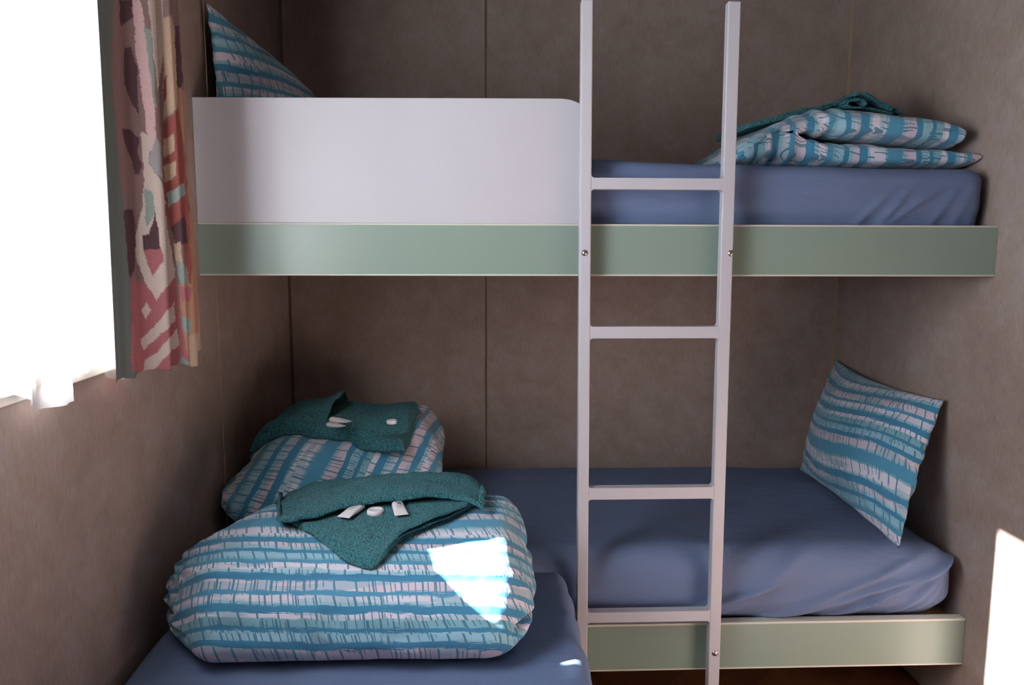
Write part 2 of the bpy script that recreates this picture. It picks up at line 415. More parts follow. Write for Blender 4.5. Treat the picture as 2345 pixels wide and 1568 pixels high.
# ------------------------------------------------------------------ mattresses
def up_def(p, n):
    ww = .004*fbm((p.x*4, p.y*5, p.z*9+3))
    if n.y < -.3 or n.z > 0:
        # diagonal pulled folds near the right lower front corner
        for (cx_, s, a, wd, z0) in ((1.66, .9, .006, .012, 1.37), (1.72, .7, .007, .010, 1.37), (1.76, 1.2, .006, .012, 1.38), (1.85, .6, .005, .010, 1.37), (1.92, .35, .004, .012, 1.4)):
            d = (p.x-cx_)-(p.z-z0)*s
            ww += a*math.exp(-(d/wd)**2)*sstep(1.50, 1.40, p.z)*sstep(1.34, 1.36, p.z) * (1 if n.y < -.3 else 0)
    q = p+n*ww
    hk = sstep(1.38, 1.5, p.z)
    q.z += -.012*sstep(.9, 2.0, p.x)*hk + .006*sstep(1.3, .9, p.x)*hk
    if p.z < 1.42 and n.y < -.2: q.y += .010*sstep(1.42, 1.36, p.z)
    return q
um = soft_box('mattress', (.02, 1.985, -.838, -.02, 1.291, 1.515), (.045, .035, .035), (200, 60, 40), M_sheet, up_def)
tag(um, 'single mattress in blue fitted sheet on the upper bunk', 'mattress', 'blue sheeted mattresses')

def lo_def(p, n):
    ww = .004*fbm((p.x*3, p.y*4, p.z*7+9))
    fr = sstep(.0, -.6, n.y)
    top = sstep(.3, .9, n.z)
    # long low ridges over the top and diagonal drag folds on the front
    ww += top*.004*math.sin((p.y*9+p.x*2.2)+1.5*fbm((p.x*2, p.y*2, 0)))
    for (cx_, s, a, wd, z0, z1) in ((1.28, 1.5, .008, .035, .30, .50), (1.48, 2.4, .010, .030, .31, .47), (1.62, 2.2, .012, .016, .30, .45), (1.60, 3.2, .010, .03, .34, .49), (1.80, 1.1, .008, .014, .30, .42), (1.86, .9, .006, .010, .31, .40), (1.70, 1.0, .006, .014, .31, .38), (1.12, 3.0, .010, .03, .29, .42)):
        d = (p.x-cx_)-(p.z-z0)*s
        ww += 1.5*fr*a*math.exp(-(d/wd)**2)*sstep(z1+.03, z1-.04, p.z)*sstep(.26, .30, p.z)
    q = p+n*ww
    # bulging, well rounded right front corner, a little tucked in at the bottom
    if p.z < .40 and n.y < -.2: q.y += .012*sstep(.36, .31, p.z)
    # loose sheet edge slipping over the board between the rails
    if n.y < -.5: 
        k = math.exp(-((p.x-1.235)/.045)**2)*sstep(.335, .30, p.z); q.y -= .030*k; q.z -= .012*k
    return q
lm_ = soft_box('mattress', (.02, 1.988, -.856, -.02, .284, .5), (.10, .075, .075), (220, 80, 44), M_sheet, lo_def)
tag(lm_, 'single mattress in blue fitted sheet on the lower bunk, pillow at its right end', 'mattress', 'blue sheeted mattresses')

def fg_def(p, n):
    ww = .004*fbm((p.x*4, p.y*4, p.z*5+20))
    if n.x > .3:
        for (cy, s, a, wd) in ((-1.10, .35, .005, .02), (-1.22, .5, .006, .02), (-1.36, .5, .005, .03), (-1.55, .4, .006, .03)):
            d = (p.y-cy)-(p.z-.4)*s; ww += a*math.exp(-(d/wd)**2)
    return p+n*ww
fm = soft_box('mattress', (.008, .905, -2.68, -.925, .303, .5), (.04, .055, .05), (90, 170, 30), M_sheet, fg_def)
tag(fm, 'nearest mattress in blue fitted sheet, along the left wall under the large folded duvet', 'mattress', 'blue sheeted mattresses')
bb = empty('bed_base', (.45, -1.8, 0), 'low bed base carrying the nearest mattress along the left wall', 'bed')
boxobj('base_panel', (.006, .888, -2.67, -.935, .18, .3005), M_green, bb, .003)
for x in (.06, .80):
    for y in (-2.6, -1.05):
        boxobj('leg', (x, x+.045, y, y+.045, 0, .18), M_ply, bb, .003)

# ------------------------------------------------------------------ duvets
Mst_a = mat_stripe('blue_brushed_stripe_cotton', 0.0)
Mst_b = mat_stripe('blue_brushed_stripe_cotton_b', 1.0)
Mst_c = mat_stripe('blue_brushed_stripe_cotton_c', 2.0)
def crease(p, a, b, wd, amp):
    """depth of a crease line a-b (2D tuple space)"""
    ax, ay = a; bx, by = b; px, py = p
    dx, dy = bx-ax, by-ay; l2 = dx*dx+dy*dy; t = max(0, min(1, ((px-ax)*dx+(py-ay)*dy)/l2))
    d = math.hypot(px-ax-t*dx, py-ay-t*dy)
    return amp*math.exp(-(d/wd)**2)*math.sin(PI*min(1, max(0.05, t*.9+.05)))

# large duvet on the near bed
def big_def(p, n):
    # normalised coordinates in the folded pack
    u = (p.x-.03)/.77; v = (p.y+1.38)/.42        # v: 0 front .. 1 back
    q = p.copy()
    # back part narrows on the left, front left bulges
    q.x += (1-u)*(.115*sstep(.30, 1.0, v)) * (1 if True else 0)
    # top profile: high in the middle/back, falling over a soft crest to the front
    k = sstep(.5, .70, p.z)
    q.z += k*(-.030*sstep(.42, .0, v) - .012*sstep(.5, 1, u)*sstep(.5, 0, v) + .014*sstep(.35, .9, v) - .02*sstep(.9, 1.0, v))
    q.z += k*(-.035*sstep(.22, .0, u)) - k*.016*sstep(.9, 1.0, u)
    # front face leans: lower part comes forward
    q.y += .030*k*sstep(.5, .0, v)*sstep(0, -.6, n.y)
    # front outline bows: the left corner retreats
    q.y += .12*sstep(.20, 0, u)*sstep(.6, 0, v) + .038*sstep(.86, 1.0, u)*sstep(.5, 0, v)*(1-k*.4)
    # wrinkles
    w = .008*fbm((q.x*5, q.y*6, q.z*8), 3)+.0035*fbm((q.x*17, q.y*13, q.z*16+5), 3)
    w += .0045*math.sin(q.x*48+4*fbm((q.x*3, q.z*9, 1)))*sstep(.0, -.6, n.y)*sstep(.50, .56, p.z)*sstep(.70, .60, p.z)*.5
    # fold between the layers, seen along the left, front and right foot
    side = max(sstep(.3, .8, abs(n.x)), 0)
    zc = .585+.02*math.sin(u*7)
    w -= .028*side*math.exp(-((p.z-zc)/.013)**2)
    w -= .012*sstep(.2, 0, u)*sstep(-.1, -.7, n.y)*math.exp(-((p.z-.56)/.010)**2)
    w -= .008*side*math.exp(-((p.z-.535)/.008)**2)
    # pinched radiating pleats on the left front corner
    w += .007*math.sin(q.z*210+q.x*40)*sstep(.12, .0, u)*sstep(.6, .1, v)
    q += n*w
    # the lower layer pushes out on the right hand side
    q.x += .016*sstep(.4, .95, n.x)*math.exp(-((p.z-.56)/.025)**2)*sstep(.25, .6, v)
    return q
def big_uv(q, p): return (q.x+.1*q.y, (q.y+1.38)*1.0+(q.z-.7)*1.15*1.0+.03*math.sin(q.x*2))
bd = soft_box('folded_duvet', (.030, .795, -1.425, -.955, .502, .705), (.075, .085, .085), (190, 120, 60), Mst_a, big_def, big_uv)
tag(bd, 'largest folded blue striped duvet, on the near bed with teal towel and toiletries on top', 'duvet', 'folded striped duvets')

# duvet in the dark left corner of the lower bunk
def d2_def(p, n):
    u = (p.x-.01)/.55; v = (p.y+.88)/.66
    q = p.copy(); k = sstep(.58, .74, p.z)
    q.z += k*(.010*math.sin(u*PI)+.018*sstep(.55, .95, u)*sstep(.2, .9, v)-.03*sstep(.35, 0, v))
    q.z = lerp(q.z, .66, .62*sstep(.24, 0, u))
    q.y += (.06*sstep(.02, .25, u)+.17*sstep(.25, 1.0, u))*sstep(.6, 0, v) + .0
    w = .010*fbm((q.x*6, q.y*6, q.z*8+7), 3)+.004*fbm((q.x*19, q.y*15, q.z*18+5), 3)
    w -= .016*math.exp(-(((p.z-.50)-(p.x)*.55-.02)/.012)**2)*sstep(.1, -.5, n.y)*sstep(.8, .3, u)
    w += .006*math.sin(q.z*170+q.x*60)*sstep(.16, .0, u)
    q += n*w
    return q
def d2_uv(q, p): return (q.y*.6+q.z*1.0, q.x-.38*q.z-.1*q.y)
d2 = soft_box('folded_duvet', (.010, .565, -.915, -.22, .502, .775), (.085, .13, .13), (150, 120, 50), Mst_b, d2_def, d2_uv)
tag(d2, 'folded striped duvet in the dark left corner of the lower bunk', 'duvet', 'folded striped duvets')

# duvet on the right end of the upper bunk: a thick blanket folded over on itself
def upr_duvet():
    verts, faces, uvs = [], [], []
    Y0, Y1 = -.745, -.30
    # closed outline of the fold in X-Z, run from lower right, left to the fold nose, and back along the top
    outer = [(0, 2.005, 1.520), (.05, 2.018, 1.535), (.10, 2.00, 1.552), (.2, 1.84, 1.563), (.3, 1.70, 1.575), (.36, 1.60, 1.580), (.42, 1.515, 1.588),
             (.46, 1.490, 1.596), (.50, 1.53, 1.600), (.56, 1.62, 1.592), (.66, 1.80, 1.577), (.74, 1.90, 1.567), (.78, 1.952, 1.568), (.82, 1.966, 1.590), (.86, 1.960, 1.618), (.90, 1.925, 1.635),
             (1.00, 1.80, 1.650), (1.10, 1.66, 1.664), (1.18, 1.58, 1.662), (1.26, 1.50, 1.640), (1.34, 1.44, 1.606), (1.40, 1.385, 1.575), (1.46, 1.335, 1.540), (1.50, 1.315, 1.522),
             (1.56, 1.40, 1.516), (1.8, 1.7, 1.512), (1.96, 1.96, 1.512), (2.05, 2.005, 1.520)]
    nt_, ny_ = 200, 70
    for j in range(ny_+1):
        v = j/ny_; y = Y0+(Y1-Y0)*v
        # front and back ends close softly
        endk = math.sqrt(max(0, 1-(max(0, (.12-v)/.12))**2)); endk = min(endk, math.sqrt(max(0, 1-(max(0, (v-.9)/.1))**2)))
        for i in range(nt_):
            t = 2.05*i/nt_; x, z = plin(outer, t)
            lay_ = 1.540 if (t < .44 or t > 1.4) else lerp(1.625, 1.600, sstep(1.65, 2.0, x))
            cz_ = lerp(lerp(1.527, 1.597, sstep(1.33, 1.46, x)), lay_, sstep(1.46, 1.64, x))
            zz = cz_+(z-cz_)*(.80+.20*endk); xx = x-(x-1.7)*.03*(1-endk)
            n = .006*fbm((xx*7, y*6, zz*9+2), 3)+.003*fbm((xx*22, y*12, zz*22), 3)
            # hollow creases where the upper layer turns
            n += -.005*math.exp(-((xx-1.565-(zz-1.62)*.8)/.012)**2)*sstep(1.60, 1.63, zz)*sstep(.5, .0, v)
            n += .005*math.sin(xx*110+zz*60)*sstep(1.66, 1.54, xx)*sstep(.3, 0, v)
            zz += n*(1 if zz > 1.53 else 0); yy = y-.012*math.sin(xx*9)*endk+n*.8
            # outer skin bulges to the front in the middle of each layer
            lay = math.sin(PI*min(1, max(0, (zz-1.51)/.075))) if zz < 1.585 else math.sin(PI*min(1, max(0, (zz-1.585)/.075)))
            yy -= .0*lay
            verts.append((xx, yy, max(1.5105, zz))); uvs.append((y+zz, xx))
    for j in range(ny_):
        for i in range(nt_):
            a = j*nt_+i; b = j*nt_+(i+1) % nt_
            faces.append((a, b, b+nt_, a+nt_))
    me_o = (verts, faces, uvs)
    # end caps: domed strips joining lower and upper skin by rings shrunk towards the layer centre lines
    def cap(j, sgn):
        base = j*nt_; prev = list(range(base, base+nt_))
        R = 7
        for r_ in range(1, R+1):
            a = r_/R*PI/2; cur = []
            for i in range(nt_):
                x, y, z = verts[base+i]
                t = 2.05*i/nt_
                lay_ = 1.538 if (t < .44 or t > 1.46) else lerp(1.628, 1.600, sstep(1.65, 2.0, x))
                cz_ = lerp(lerp(1.527, 1.597, sstep(1.33, 1.46, x)), lay_, sstep(1.46, 1.64, x))
                kk = max(0, math.cos(a))**.55; dep = .036*math.sin(a)
                z2 = cz_+(z-cz_)*kk; x2 = x
                if x > 1.9: x2 = lerp(1.9, x, .85+.15*kk)
                y2 = y+sgn*dep+.004*fbm((x2*14, z2*20, 3))
                verts.append((x2, y2, z2)); uvs.append((y2+z2, x2)); cur.append(len(verts)-1)
            for i in range(nt_):
                i2 = (i+1) % nt_
                faces.append((prev[i], cur[i], cur[i2], prev[i2]) if sgn < 0 else (prev[i], prev[i2], cur[i2], cur[i]))
            prev = cur
    cap(0, -1); cap(ny_, 1)
    return mesh_vf('folded_duvet', verts, faces, uvs, Mst_c)
ud = upr_duvet()
tag(ud, 'folded striped duvet on the right end of the upper bunk, its layers showing', 'duvet', 'folded striped duvets')

# ------------------------------------------------------------------ pillows
def pillow(name, P, T_front, T_back, mat, seed, uvscale, label, uvf=None, n=90, sag=0.0, pull=(.04, .11)):
    """P: 4 corners (bottom-left, bottom-right, top-right, top-left) seen from the front; bulges along the front normal"""
    a, b, c, d = [Vector(x) for x in P]
    nrm = ((b-a).cross(d-a)).normalized()
    verts, faces, uvs = [], [], []
    idx = {}
    def pos(u, v, side):
        # edges pulled in between the corners
        eu = pull[0]*math.sin(PI*v)**.8; ev = pull[1]*max(0, math.sin(PI*u))**.8
        uu = lerp(u, .5, eu*abs(u-.5)*2); vv = lerp(v, .5, ev*abs(v-.5)*2*(1 if v > .5 else .5))
        uu += .006*fbm((v*6, seed, 1))*(1 if u in (0, 1) else 0)
        p = (a*(1-uu)+b*uu)*(1-vv)+(d*(1-uu)+c*uu)*vv
        m_ = max(0, math.sin(PI*u))**.62*max(0, math.sin(PI*v))**.62
        w = .030*fbm((u*4+seed, v*4, side*3), 3)+.010*fbm((u*13+seed, v*13, side*5), 3)
        # pleats fanning from the corners
        for (cu, cv) in ((0, 0), (1, 0), (0, 1), (1, 1)):
            dx, dy = abs(u-cu), abs(v-cv); r_ = math.hypot(dx, dy); an = math.atan2(dy, dx)
            w += .09*math.sin(an*11+seed*2+cu*3)*math.exp(-((r_-.2)/.13)**2)
        t_ = (T_front if side > 0 else -T_back)*(m_*(1+w))
        fl = .006*fbm((u*9, v*9, seed+4))*(1-m_)
        return p+nrm*(t_+fl)+Vector((0, 0, -sag*m_))
    for side in (1, -1):
        for i in range(n+1):
            for j in range(n+1):
                edge = i in (0, n) or j in (0, n)
                key = (i, j, 0 if edge else side)
                if key in idx: continue
                u, v = i/n, j/n
                p = pos(u, v, side)
                idx[key] = len(verts); verts.append(p)
                uvs.append(uvf(u, v) if uvf else (u*uvscale[0], v*uvscale[1]))
    def g(i, j, s): return idx[(i, j, 0 if (i in (0, n) or j in (0, n)) else s)]
    for i in range(n):
        for j in range(n):
            faces.append((g(i,j,1), g(i+1,j,1), g(i+1,j+1,1), g(i,j+1,1)))
            faces.append((g(i,j,-1), g(i,j+1,-1), g(i+1,j+1,-1), g(i+1,j,-1)))
    o = mesh_vf(name, verts, faces, uvs, mat)
    return tag(o, label, 'pillow', 'striped pillows')

Mst_p = mat_stripe('blue_brushed_stripe_pillowcase', 3.0)
Mst_q = mat_stripe('blue_brushed_stripe_pillowcase_b', 4.0)
A = at(1830, 1075, 2, .522); B = at(2058, 1255, 2, .518); Cc = at(2162, 915, 0, 1.985); Dd = at(1913, 822, 0, 1.985)
pillow('pillow', (A, B, Cc, Dd), .105, .03, Mst_p, 2.0, (.66, .44), 'striped pillow leaning on the right wall at the end of the lower bunk', uvf=lambda u, v: (u*.66, v*.50+.03*math.sin(u*5)))
pillow('pillow', ((.050, -.822, 1.524), (.235, -.22, 1.524), (.128, -.16, 1.785), (.020, -.785, 1.892)), .105, .015, Mst_q, 5.0, (.66, .44), 'striped pillow propped against the left wall on the upper bunk behind the guard panel', uvf=lambda u, v: (u*.66, v*.44-.06*u), pull=(.03, .0))

# ------------------------------------------------------------------ towels
def sheet_grid(name, f, nu, nv, mat, thick, parent=None, disp=.0012):
    verts, faces, uvs = [], [], []
    for i in range(nu+1):
        for j in range(nv+1):
            p = Vector(f(i/nu, j/nv))
            verts.append(p+Vector((0, 0, disp*noise.noise(p*260))))
            uvs.append((i/nu, j/nv))
    for i in range(nu):
        for j in range(nv):
            a = i*(nv+1)+j; faces.append((a, a+1, a+nv+2, a+nv+1))
    o = mesh_vf(name, verts, faces, uvs, mat, parent)
    s = o.modifiers.new('solid', 'SOLIDIFY'); s.thickness = thick; s.offset = 0
    return o

# height of the big duvet's top skin under the towel, by ray casting its mesh
from mathutils.bvhtree import BVHTree
def bvh(o):
    me = o.data; return BVHTree.FromPolygons([v.co.copy() for v in me.vertices], [tuple(p.vertices) for p in me.polygons])
BV = {'big': bvh(bd), 'd2': bvh(d2), 'ud': bvh(ud)}
def topz(k, x, y, default):
    h = BV[k].ray_cast(Vector((x, y, 3)), Vector((0, 0, -1)))
    return h[0].z if h[0] else default

def drop(k, x, y, zg):
    """sight line of photo pixel onto the pack's top skin"""
    p = at(x, y, 2, zg)
    for _ in range(6):
        z = topz(k, p.x, p.y, zg); p = at(x, y, 2, z)
    return p

tw = empty('towel', tuple(drop('big', 860, 1200, .69)), 'teal terry towel folded into a pointed pocket on the largest duvet', 'towel', 'folded teal towels')
UP = [(0, 640, 1168), (.1, 690, 1176), (.3, 790, 1162), (.5, 880, 1150), (.75, 990, 1142), (.93, 1080, 1142), (1, 1112, 1150)]
LO = [(0, 640, 1172), (.12, 658, 1214), (.3, 722, 1254), (.46, 792, 1294), (.53, 848, 1306), (.58, 876, 1294), (.68, 925, 1258), (.80, 1000, 1226), (.92, 1078, 1192), (1, 1114, 1164)]
upw = [(t,)+tuple(drop('big', x, y, .69))[:2] for t, x, y in UP]
def lift_pt(x, y, dz):
    p = drop('big', x, y, .69)
    for _ in range(5): p = at(x, y, 2, max(.6, topz('big', p.x, p.y, .66))+dz)
    return p
low = [(t,)+tuple(at(x, y, 2, .70-.022*math.sin(PI*t)))[:2] for t, x, y in LO]
def poly_hit(P, x):
    for (x0, y0), (x1, y1) in zip(P, P[1:]):
        if x0 <= x <= x1: return lerp(y0, y1, (x-x0)/(x1-x0))
    return P[-1][1] if x > P[-1][0] else P[0][1]
lowxy = []
for i in range(161):
    lowxy.append(tuple(plin(low, i/160)))
upxy = [tuple(plin(upw, i/160)) for i in range(161)]
XL, XR = lowxy[0][0], lowxy[-1][0]
def flap(s, t, lift, inset):
    """s across in x, t from under the roll (0) to the outer edge (1)"""
    x = lerp(XL, XR, s)
    yu = poly_hit(upxy, x)+.035*math.sin(PI*s); yl = poly_hit(lowxy, x)
    y = lerp(yu, yl, t)
    if inset: x = lerp(x, .47, inset); y += inset*.25*t
    z = max(topz('big', x, y, .60), .655)
    return x, y, z+lift+.0015*fbm((x*20, y*20, 1))
sheet_grid('lower_layer', lambda s, t: flap(s, t, .004, .035), 110, 50, M_terry, .005, tw)
sheet_grid('middle_layer', lambda s, t: (lambda q: (q[0], q[1], q[2]+.003*sstep(.55, .62, s)*sstep(.7, 1, t)))(flap(s, t, .010, .02)), 110, 50, M_terry, .005, tw)
def topflap(s, t):
    x, y, z = flap(s, t, .017, 0)
    e_ = sstep(.52, .58, s)                      # right of the tip the edge stands open
    z += e_*.011*sstep(.72, 1.0, t)*math.sin(PI*min(1, (s-.50)/.50))
    z -= (1-e_)*.013*sstep(.93, 1, t)**2
    return x, y, z
sheet_grid('top_layer', topflap, 200, 110, M_terry, .006, tw)
# the rolled hood along the back
BK = [(0, 632, 1160), (.05, 655, 1143), (.12, 700, 1126), (.3, 800, 1112), (.55, 930, 1106), (.78, 1030, 1108), (.92, 1090, 1126), (1, 1117, 1156)]
FR = [(0, 630, 1172), (.05, 648, 1188), (.14, 700, 1188), (.26, 765, 1174), (.42, 840, 1160), (.6, 930, 1152), (.8, 1020, 1149), (.93, 1085, 1150), (1, 1114, 1160)]
bkw = []; frw = []
for t, x, y in BK:
    p = lift_pt(x, y, .048*math.sin(PI*min(.97, max(.03, t)))**.5); bkw.append((t, p.x, p.y))
for t, x, y in FR:
    p = lift_pt(x, y-8, .034); frw.append((t, p.x, p.y))
def hood(s, t):
    bx, by = plin(bkw, s); fx, fy = plin(frw, s)
    mid = math.sin(PI*min(1, max(0, s)))**.5
    zf = max(topz('big', fx, fy, .66), .6); zbk = max(topz('big', bx, min(by, -.975), .66), .62)
    H = .012+.038*mid; lip = .013+.023*mid
    if t < .70:                                   # back foot up and over to the lip
        a = t/.70; ang = PI*a
        x = lerp(bx, fx, .5-.5*math.cos(ang)); y = lerp(by+.006, fy, .5-.5*math.cos(ang)); zb = lerp(zbk, zf, a)
        z = zb+(H*math.sin(ang)**.7 if a < .5 else lerp(lip, H, math.sin(ang)**.9)) + (.004*mid if a < .5 else 0)
    else:                                         # lip turns under and runs back inside
        a = (t-.70)/.30; c = min(1, a/.35)
        x, y = lerp(fx, bx, .6*max(0, a-.2)), lerp(fy, by, .6*max(0, a-.2))
        y -= .005*math.sin(PI*c); z = zf+lip-.008*(.5-.5*math.cos(PI*c))
    z += .006+.0025*fbm((x*18, y*18, 4))
    return x, y, z
sheet_grid('hood_fold', lambda s, t: hood(.018+.964*s, t), 220, 100, M_terry, .006, tw)

# toiletries lying in the pocket
def tube(pa, pb, w, h, label, ink_rows, group='travel tubes'):
    """pa: crimped end, pb: rounded end (both world, on the towel)"""
    pa, pb = Vector(pa), Vector(pb); ax = (pb-pa); Ln = ax.length; ax.normalize(); sd = ax.cross(Vector((0, 0, 1))).normalized(); upv = sd.cross(ax)
    root = empty('toiletry_tube', tuple(pa), label, 'toiletry tube', 'tubes on the large duvet towel' if group is None else group)
    verts, faces = [], []; n, mseg = 24, 28
    for i in range(n+1):
        t = i/n; hh = h*(.06+.94*math.sin(min(1, t*1.25)*PI/2)**.9); ww = w*(1-.16*t); 
        if t > .9: k = math.sqrt(max(0, 1-((t-.9)/.1)**2)); ww *= .35+.65*k; hh *= .35+.65*k
        for j in range(mseg):
            a = 2*PI*j/mseg; c, s_ = math.cos(a), math.sin(a)
            verts.append(pa+ax*(Ln*t)+sd*(ww/2*math.copysign(abs(c)**.7, c))+upv*(hh/2*s_+h/2*.95))
    for i in range(n):
        for j in range(mseg): faces.append((i*mseg+j, i*mseg+(j+1) % mseg, (i+1)*mseg+(j+1) % mseg, (i+1)*mseg+j))
    faces.append(tuple(range(mseg))[::-1]); faces.append(tuple(range(n*mseg, (n+1)*mseg)))
    mesh_vf('tube_body', verts, faces, None, M_cap, root)
    bm = bmesh.new()
    def mark(t, off, ln, wd, skew=0):
        hh = h*(.06+.94*math.sin(min(1, t*1.25)*PI/2)**.9)
        c = pa+ax*(Ln*t)+sd*off+upv*(hh/2*1.0+h/2*.95+.0007)
        d = (sd+ax*skew).normalized(); e2 = upv.cross(d)
        v = [bm.verts.new(c+d*a*ln/2+e2*b*wd/2) for a, b in ((-1, -1), (1, -1), (1, 1), (-1, 1))]
        bm.faces.new(v)
    for r_ in ink_rows: mark(*r_)
    from_bm('printed_lettering', bm, M_ink, root)['label'] = 'small dark printed text and emblem'
    return root
zt_ = lambda x, y: 0
def onflap(px, py):
    p = at(px, py, 2, .715)
    best = None
    for _ in range(5):
        z = topz('big', p.x, p.y, .69)+.020; p = at(px, py, 2, z)
    return p
rows = [(.68, .002, .009, .0032, .3), (.75, -.001, .008, .0024, -.5), (.62, .004, .005, .0022, .6), (.53, 0, .015, .0009, 0), (.46, .001, .013, .0009, 0), (.38, -.001, .012, .0008, 0)]
p1a, p1b = onflap(786, 1192), onflap(828, 1162); p2a, p2b = onflap(920, 1186), onflap(909, 1158)
tube(p1a, p1b, .030, .016, 'white toiletry tube left of the round soap on the large towel', rows, 'toiletry tubes')
tube(p2a, p2b, .030, .015, 'white toiletry tube right of the round soap on the large towel', rows, 'toiletry tubes')
def soap(c, label, r=.0185, h=.013, mat=None):
    prof = [(0, 0), (r*.86, 0), (r*.97, .002), (r, .005), (r*.985, h-.003), (r*.9, h-.0006), (r*.78, h), (r*.70, h-.0008), (r*.66, h-.0018), (0, h-.0018)]
    verts, faces = [], []; sg = 40
    for (rr, z) in prof:
        for j in range(sg): a = 2*PI*j/sg; verts.append((c[0]+rr*math.cos(a), c[1]+rr*math.sin(a), c[2]+z))
    for i in range(len(prof)-1):
        for j in range(sg): faces.append((i*sg+j, i*sg+(j+1) % sg, (i+1)*sg+(j+1) % sg, (i+1)*sg+j))
    return tag(mesh_vf('soap', verts, faces, None, mat or M_soap), label, 'soap', 'round soaps')
sp = onflap(860, 1174); soap((sp.x, sp.y, sp.z-.004), 'round white wrapped soap between the two tubes on the large towel')

# towel on the corner duvet (in shade)
t2 = empty('towel', tuple(drop('d2', 740, 1000, .72)), 'dark teal towel on the duvet in the left corner of the lower bunk', 'towel', 'folded teal towels')
def t2_base(s, t):
    # s left->right, t front->back
    fr = plin([(0, 584, 1000), (.15, 610, 1012), (.4, 720, 1020), (.6, 800, 1018), (.85, 890, 1018), (1, 925, 1012)], s)
    p = at(fr[0], fr[1], 2, .77); y0_ = -.700+.02*math.sin(s*5)
    y = lerp(y0_, y0_+.26, t)
    z = max(topz('d2', p.x, y, .70), .738)
    edge = min(sstep(0, .10, t), sstep(0, .06, s), sstep(1, .94, s))
    return p.x+.02*t, y, z+.003+(.030+.012*sstep(.5, .1, s))*edge**.6+.003*fbm((s*8, t*6, 2))
sheet_grid('lower_fold', t2_base, 110, 60, M_terry, .008, t2)
def t2_flap(s, t):
    # raised pocket on the left, its mouth opening to the right; s left->right, t front->back
    x = lerp(.055, .262+.03*t-.03*abs(t-.5), s); y = lerp(-.700+.03*s, -.40, t)
    zd = max(topz('d2', x, y, .70), .66)
    h = plin([(0, .012), (.12, .030), (.45, .048), (.8, .066), (1, .084)], s)[0]*(.75+.25*math.sin(PI*t))
    z = zd+.004+h*min(sstep(-.05, .30, t), sstep(1.06, .70, t))+.004*fbm((s*6, t*7, 8))
    z -= .012*math.exp(-((t-.22)/.05)**2)*(1-s*.5)
    return x, y, z
sheet_grid('hood_fold', t2_flap, 90, 70, M_terry, .008, t2)
def on2(px, py, dz):
    p = drop('d2', px, py+25, .74); z = topz('d2', p.x, p.y, .7)+dz
    return at(px, py, 2, z)
a1, b1 = on2(800, 972, .045), on2(757, 966, .048)
tube(a1, b1, .024, .016, 'toiletry tube half under the hood of the shaded corner towel', rows[:3], 'toiletry tubes')
a1, b1 = on2(786, 982, .043), on2(752, 977, .045)
tube(a1, b1, .022, .014, 'lower tube peeking from the shaded corner towel', rows[:2], 'toiletry tubes')
sp = on2(897, 970, .036); soap(tuple(sp), 'round soap on the shaded corner towel', .014, .011)

# towel on the upper right duvet, seen edge on
t3 = empty('towel', (1.68, -.55, 1.66), 'dark teal towel draped on the upper bunk duvet, rolled ridge at its middle', 'towel', 'folded teal towels')
def t3_layer(k):
    def f(s, t):
        x = lerp(1.405, 1.80, s)+.0*t
        y = lerp(-.70+.05*k*(1-s), -.42, t)
        zd = topz('ud', x, y, 1.60)
        base = max(zd, plin([(1.405, 1.618), (1.50, 1.640), (1.60, 1.664), (1.72, 1.667), (1.81, 1.655)], x)[0])+.003
        z = base+.0065*k
        z += (.040-.004*k)*math.exp(-((x-1.715)/.055)**2)*(1 if k else .1)*(1-.2*t)
        z += .002*fbm((x*20, y*20, k))
        return x, y, z
    return f
for k in range(3): sheet_grid(('lower_layer', 'middle_layer', 'top_layer')[k], t3_layer(k), 80, 30, M_terry, .0055, t3)
def t3_roll(s, t):
    a = t*2.6*PI; r_ = .020*(1-.26*t)
    return 1.690+r_*1.5*math.cos(a+PI), lerp(-.715, -.45, s), 1.682+r_*.62*math.sin(a)+0
sheet_grid('rolled_ridge', t3_roll, 20, 70, M_terry, .0045, t3)
def t3_tail(s, t):
    x = lerp(1.695, 1.835, t); z = plin([(0, 1.708), (.2, 1.712), (.5, 1.692), (.8, 1.672), (1, 1.664)], t)[0]
    return x, lerp(-.69, -.44, s), z+.002*fbm((x*20, s*9, 3))
sheet_grid('draped_end', t3_tail, 20, 30, M_terry, .007, t3)

# ------------------------------------------------------------------ curtains
def in_poly(x, y, P):
    c = False; n = len(P); j = n-1
    for i in range(n):
        xi, yi = P[i]; xj, yj = P[j]
        if (yi > y) != (yj > y) and x < (xj-xi)*(y-yi)/(yj-yi)+xi: c = not c
        j = i
    return c
GG = (96, 106, 104); MV = (128, 104, 104); DM = (72, 48, 58); CR = (196, 182, 176); TN = (178, 154, 134); RD = (138, 72, 68); RO = (162, 98, 104); TE = (134, 150, 146); OR = (168, 126, 102); PK = (204, 172, 176); LG = (150, 148, 152)
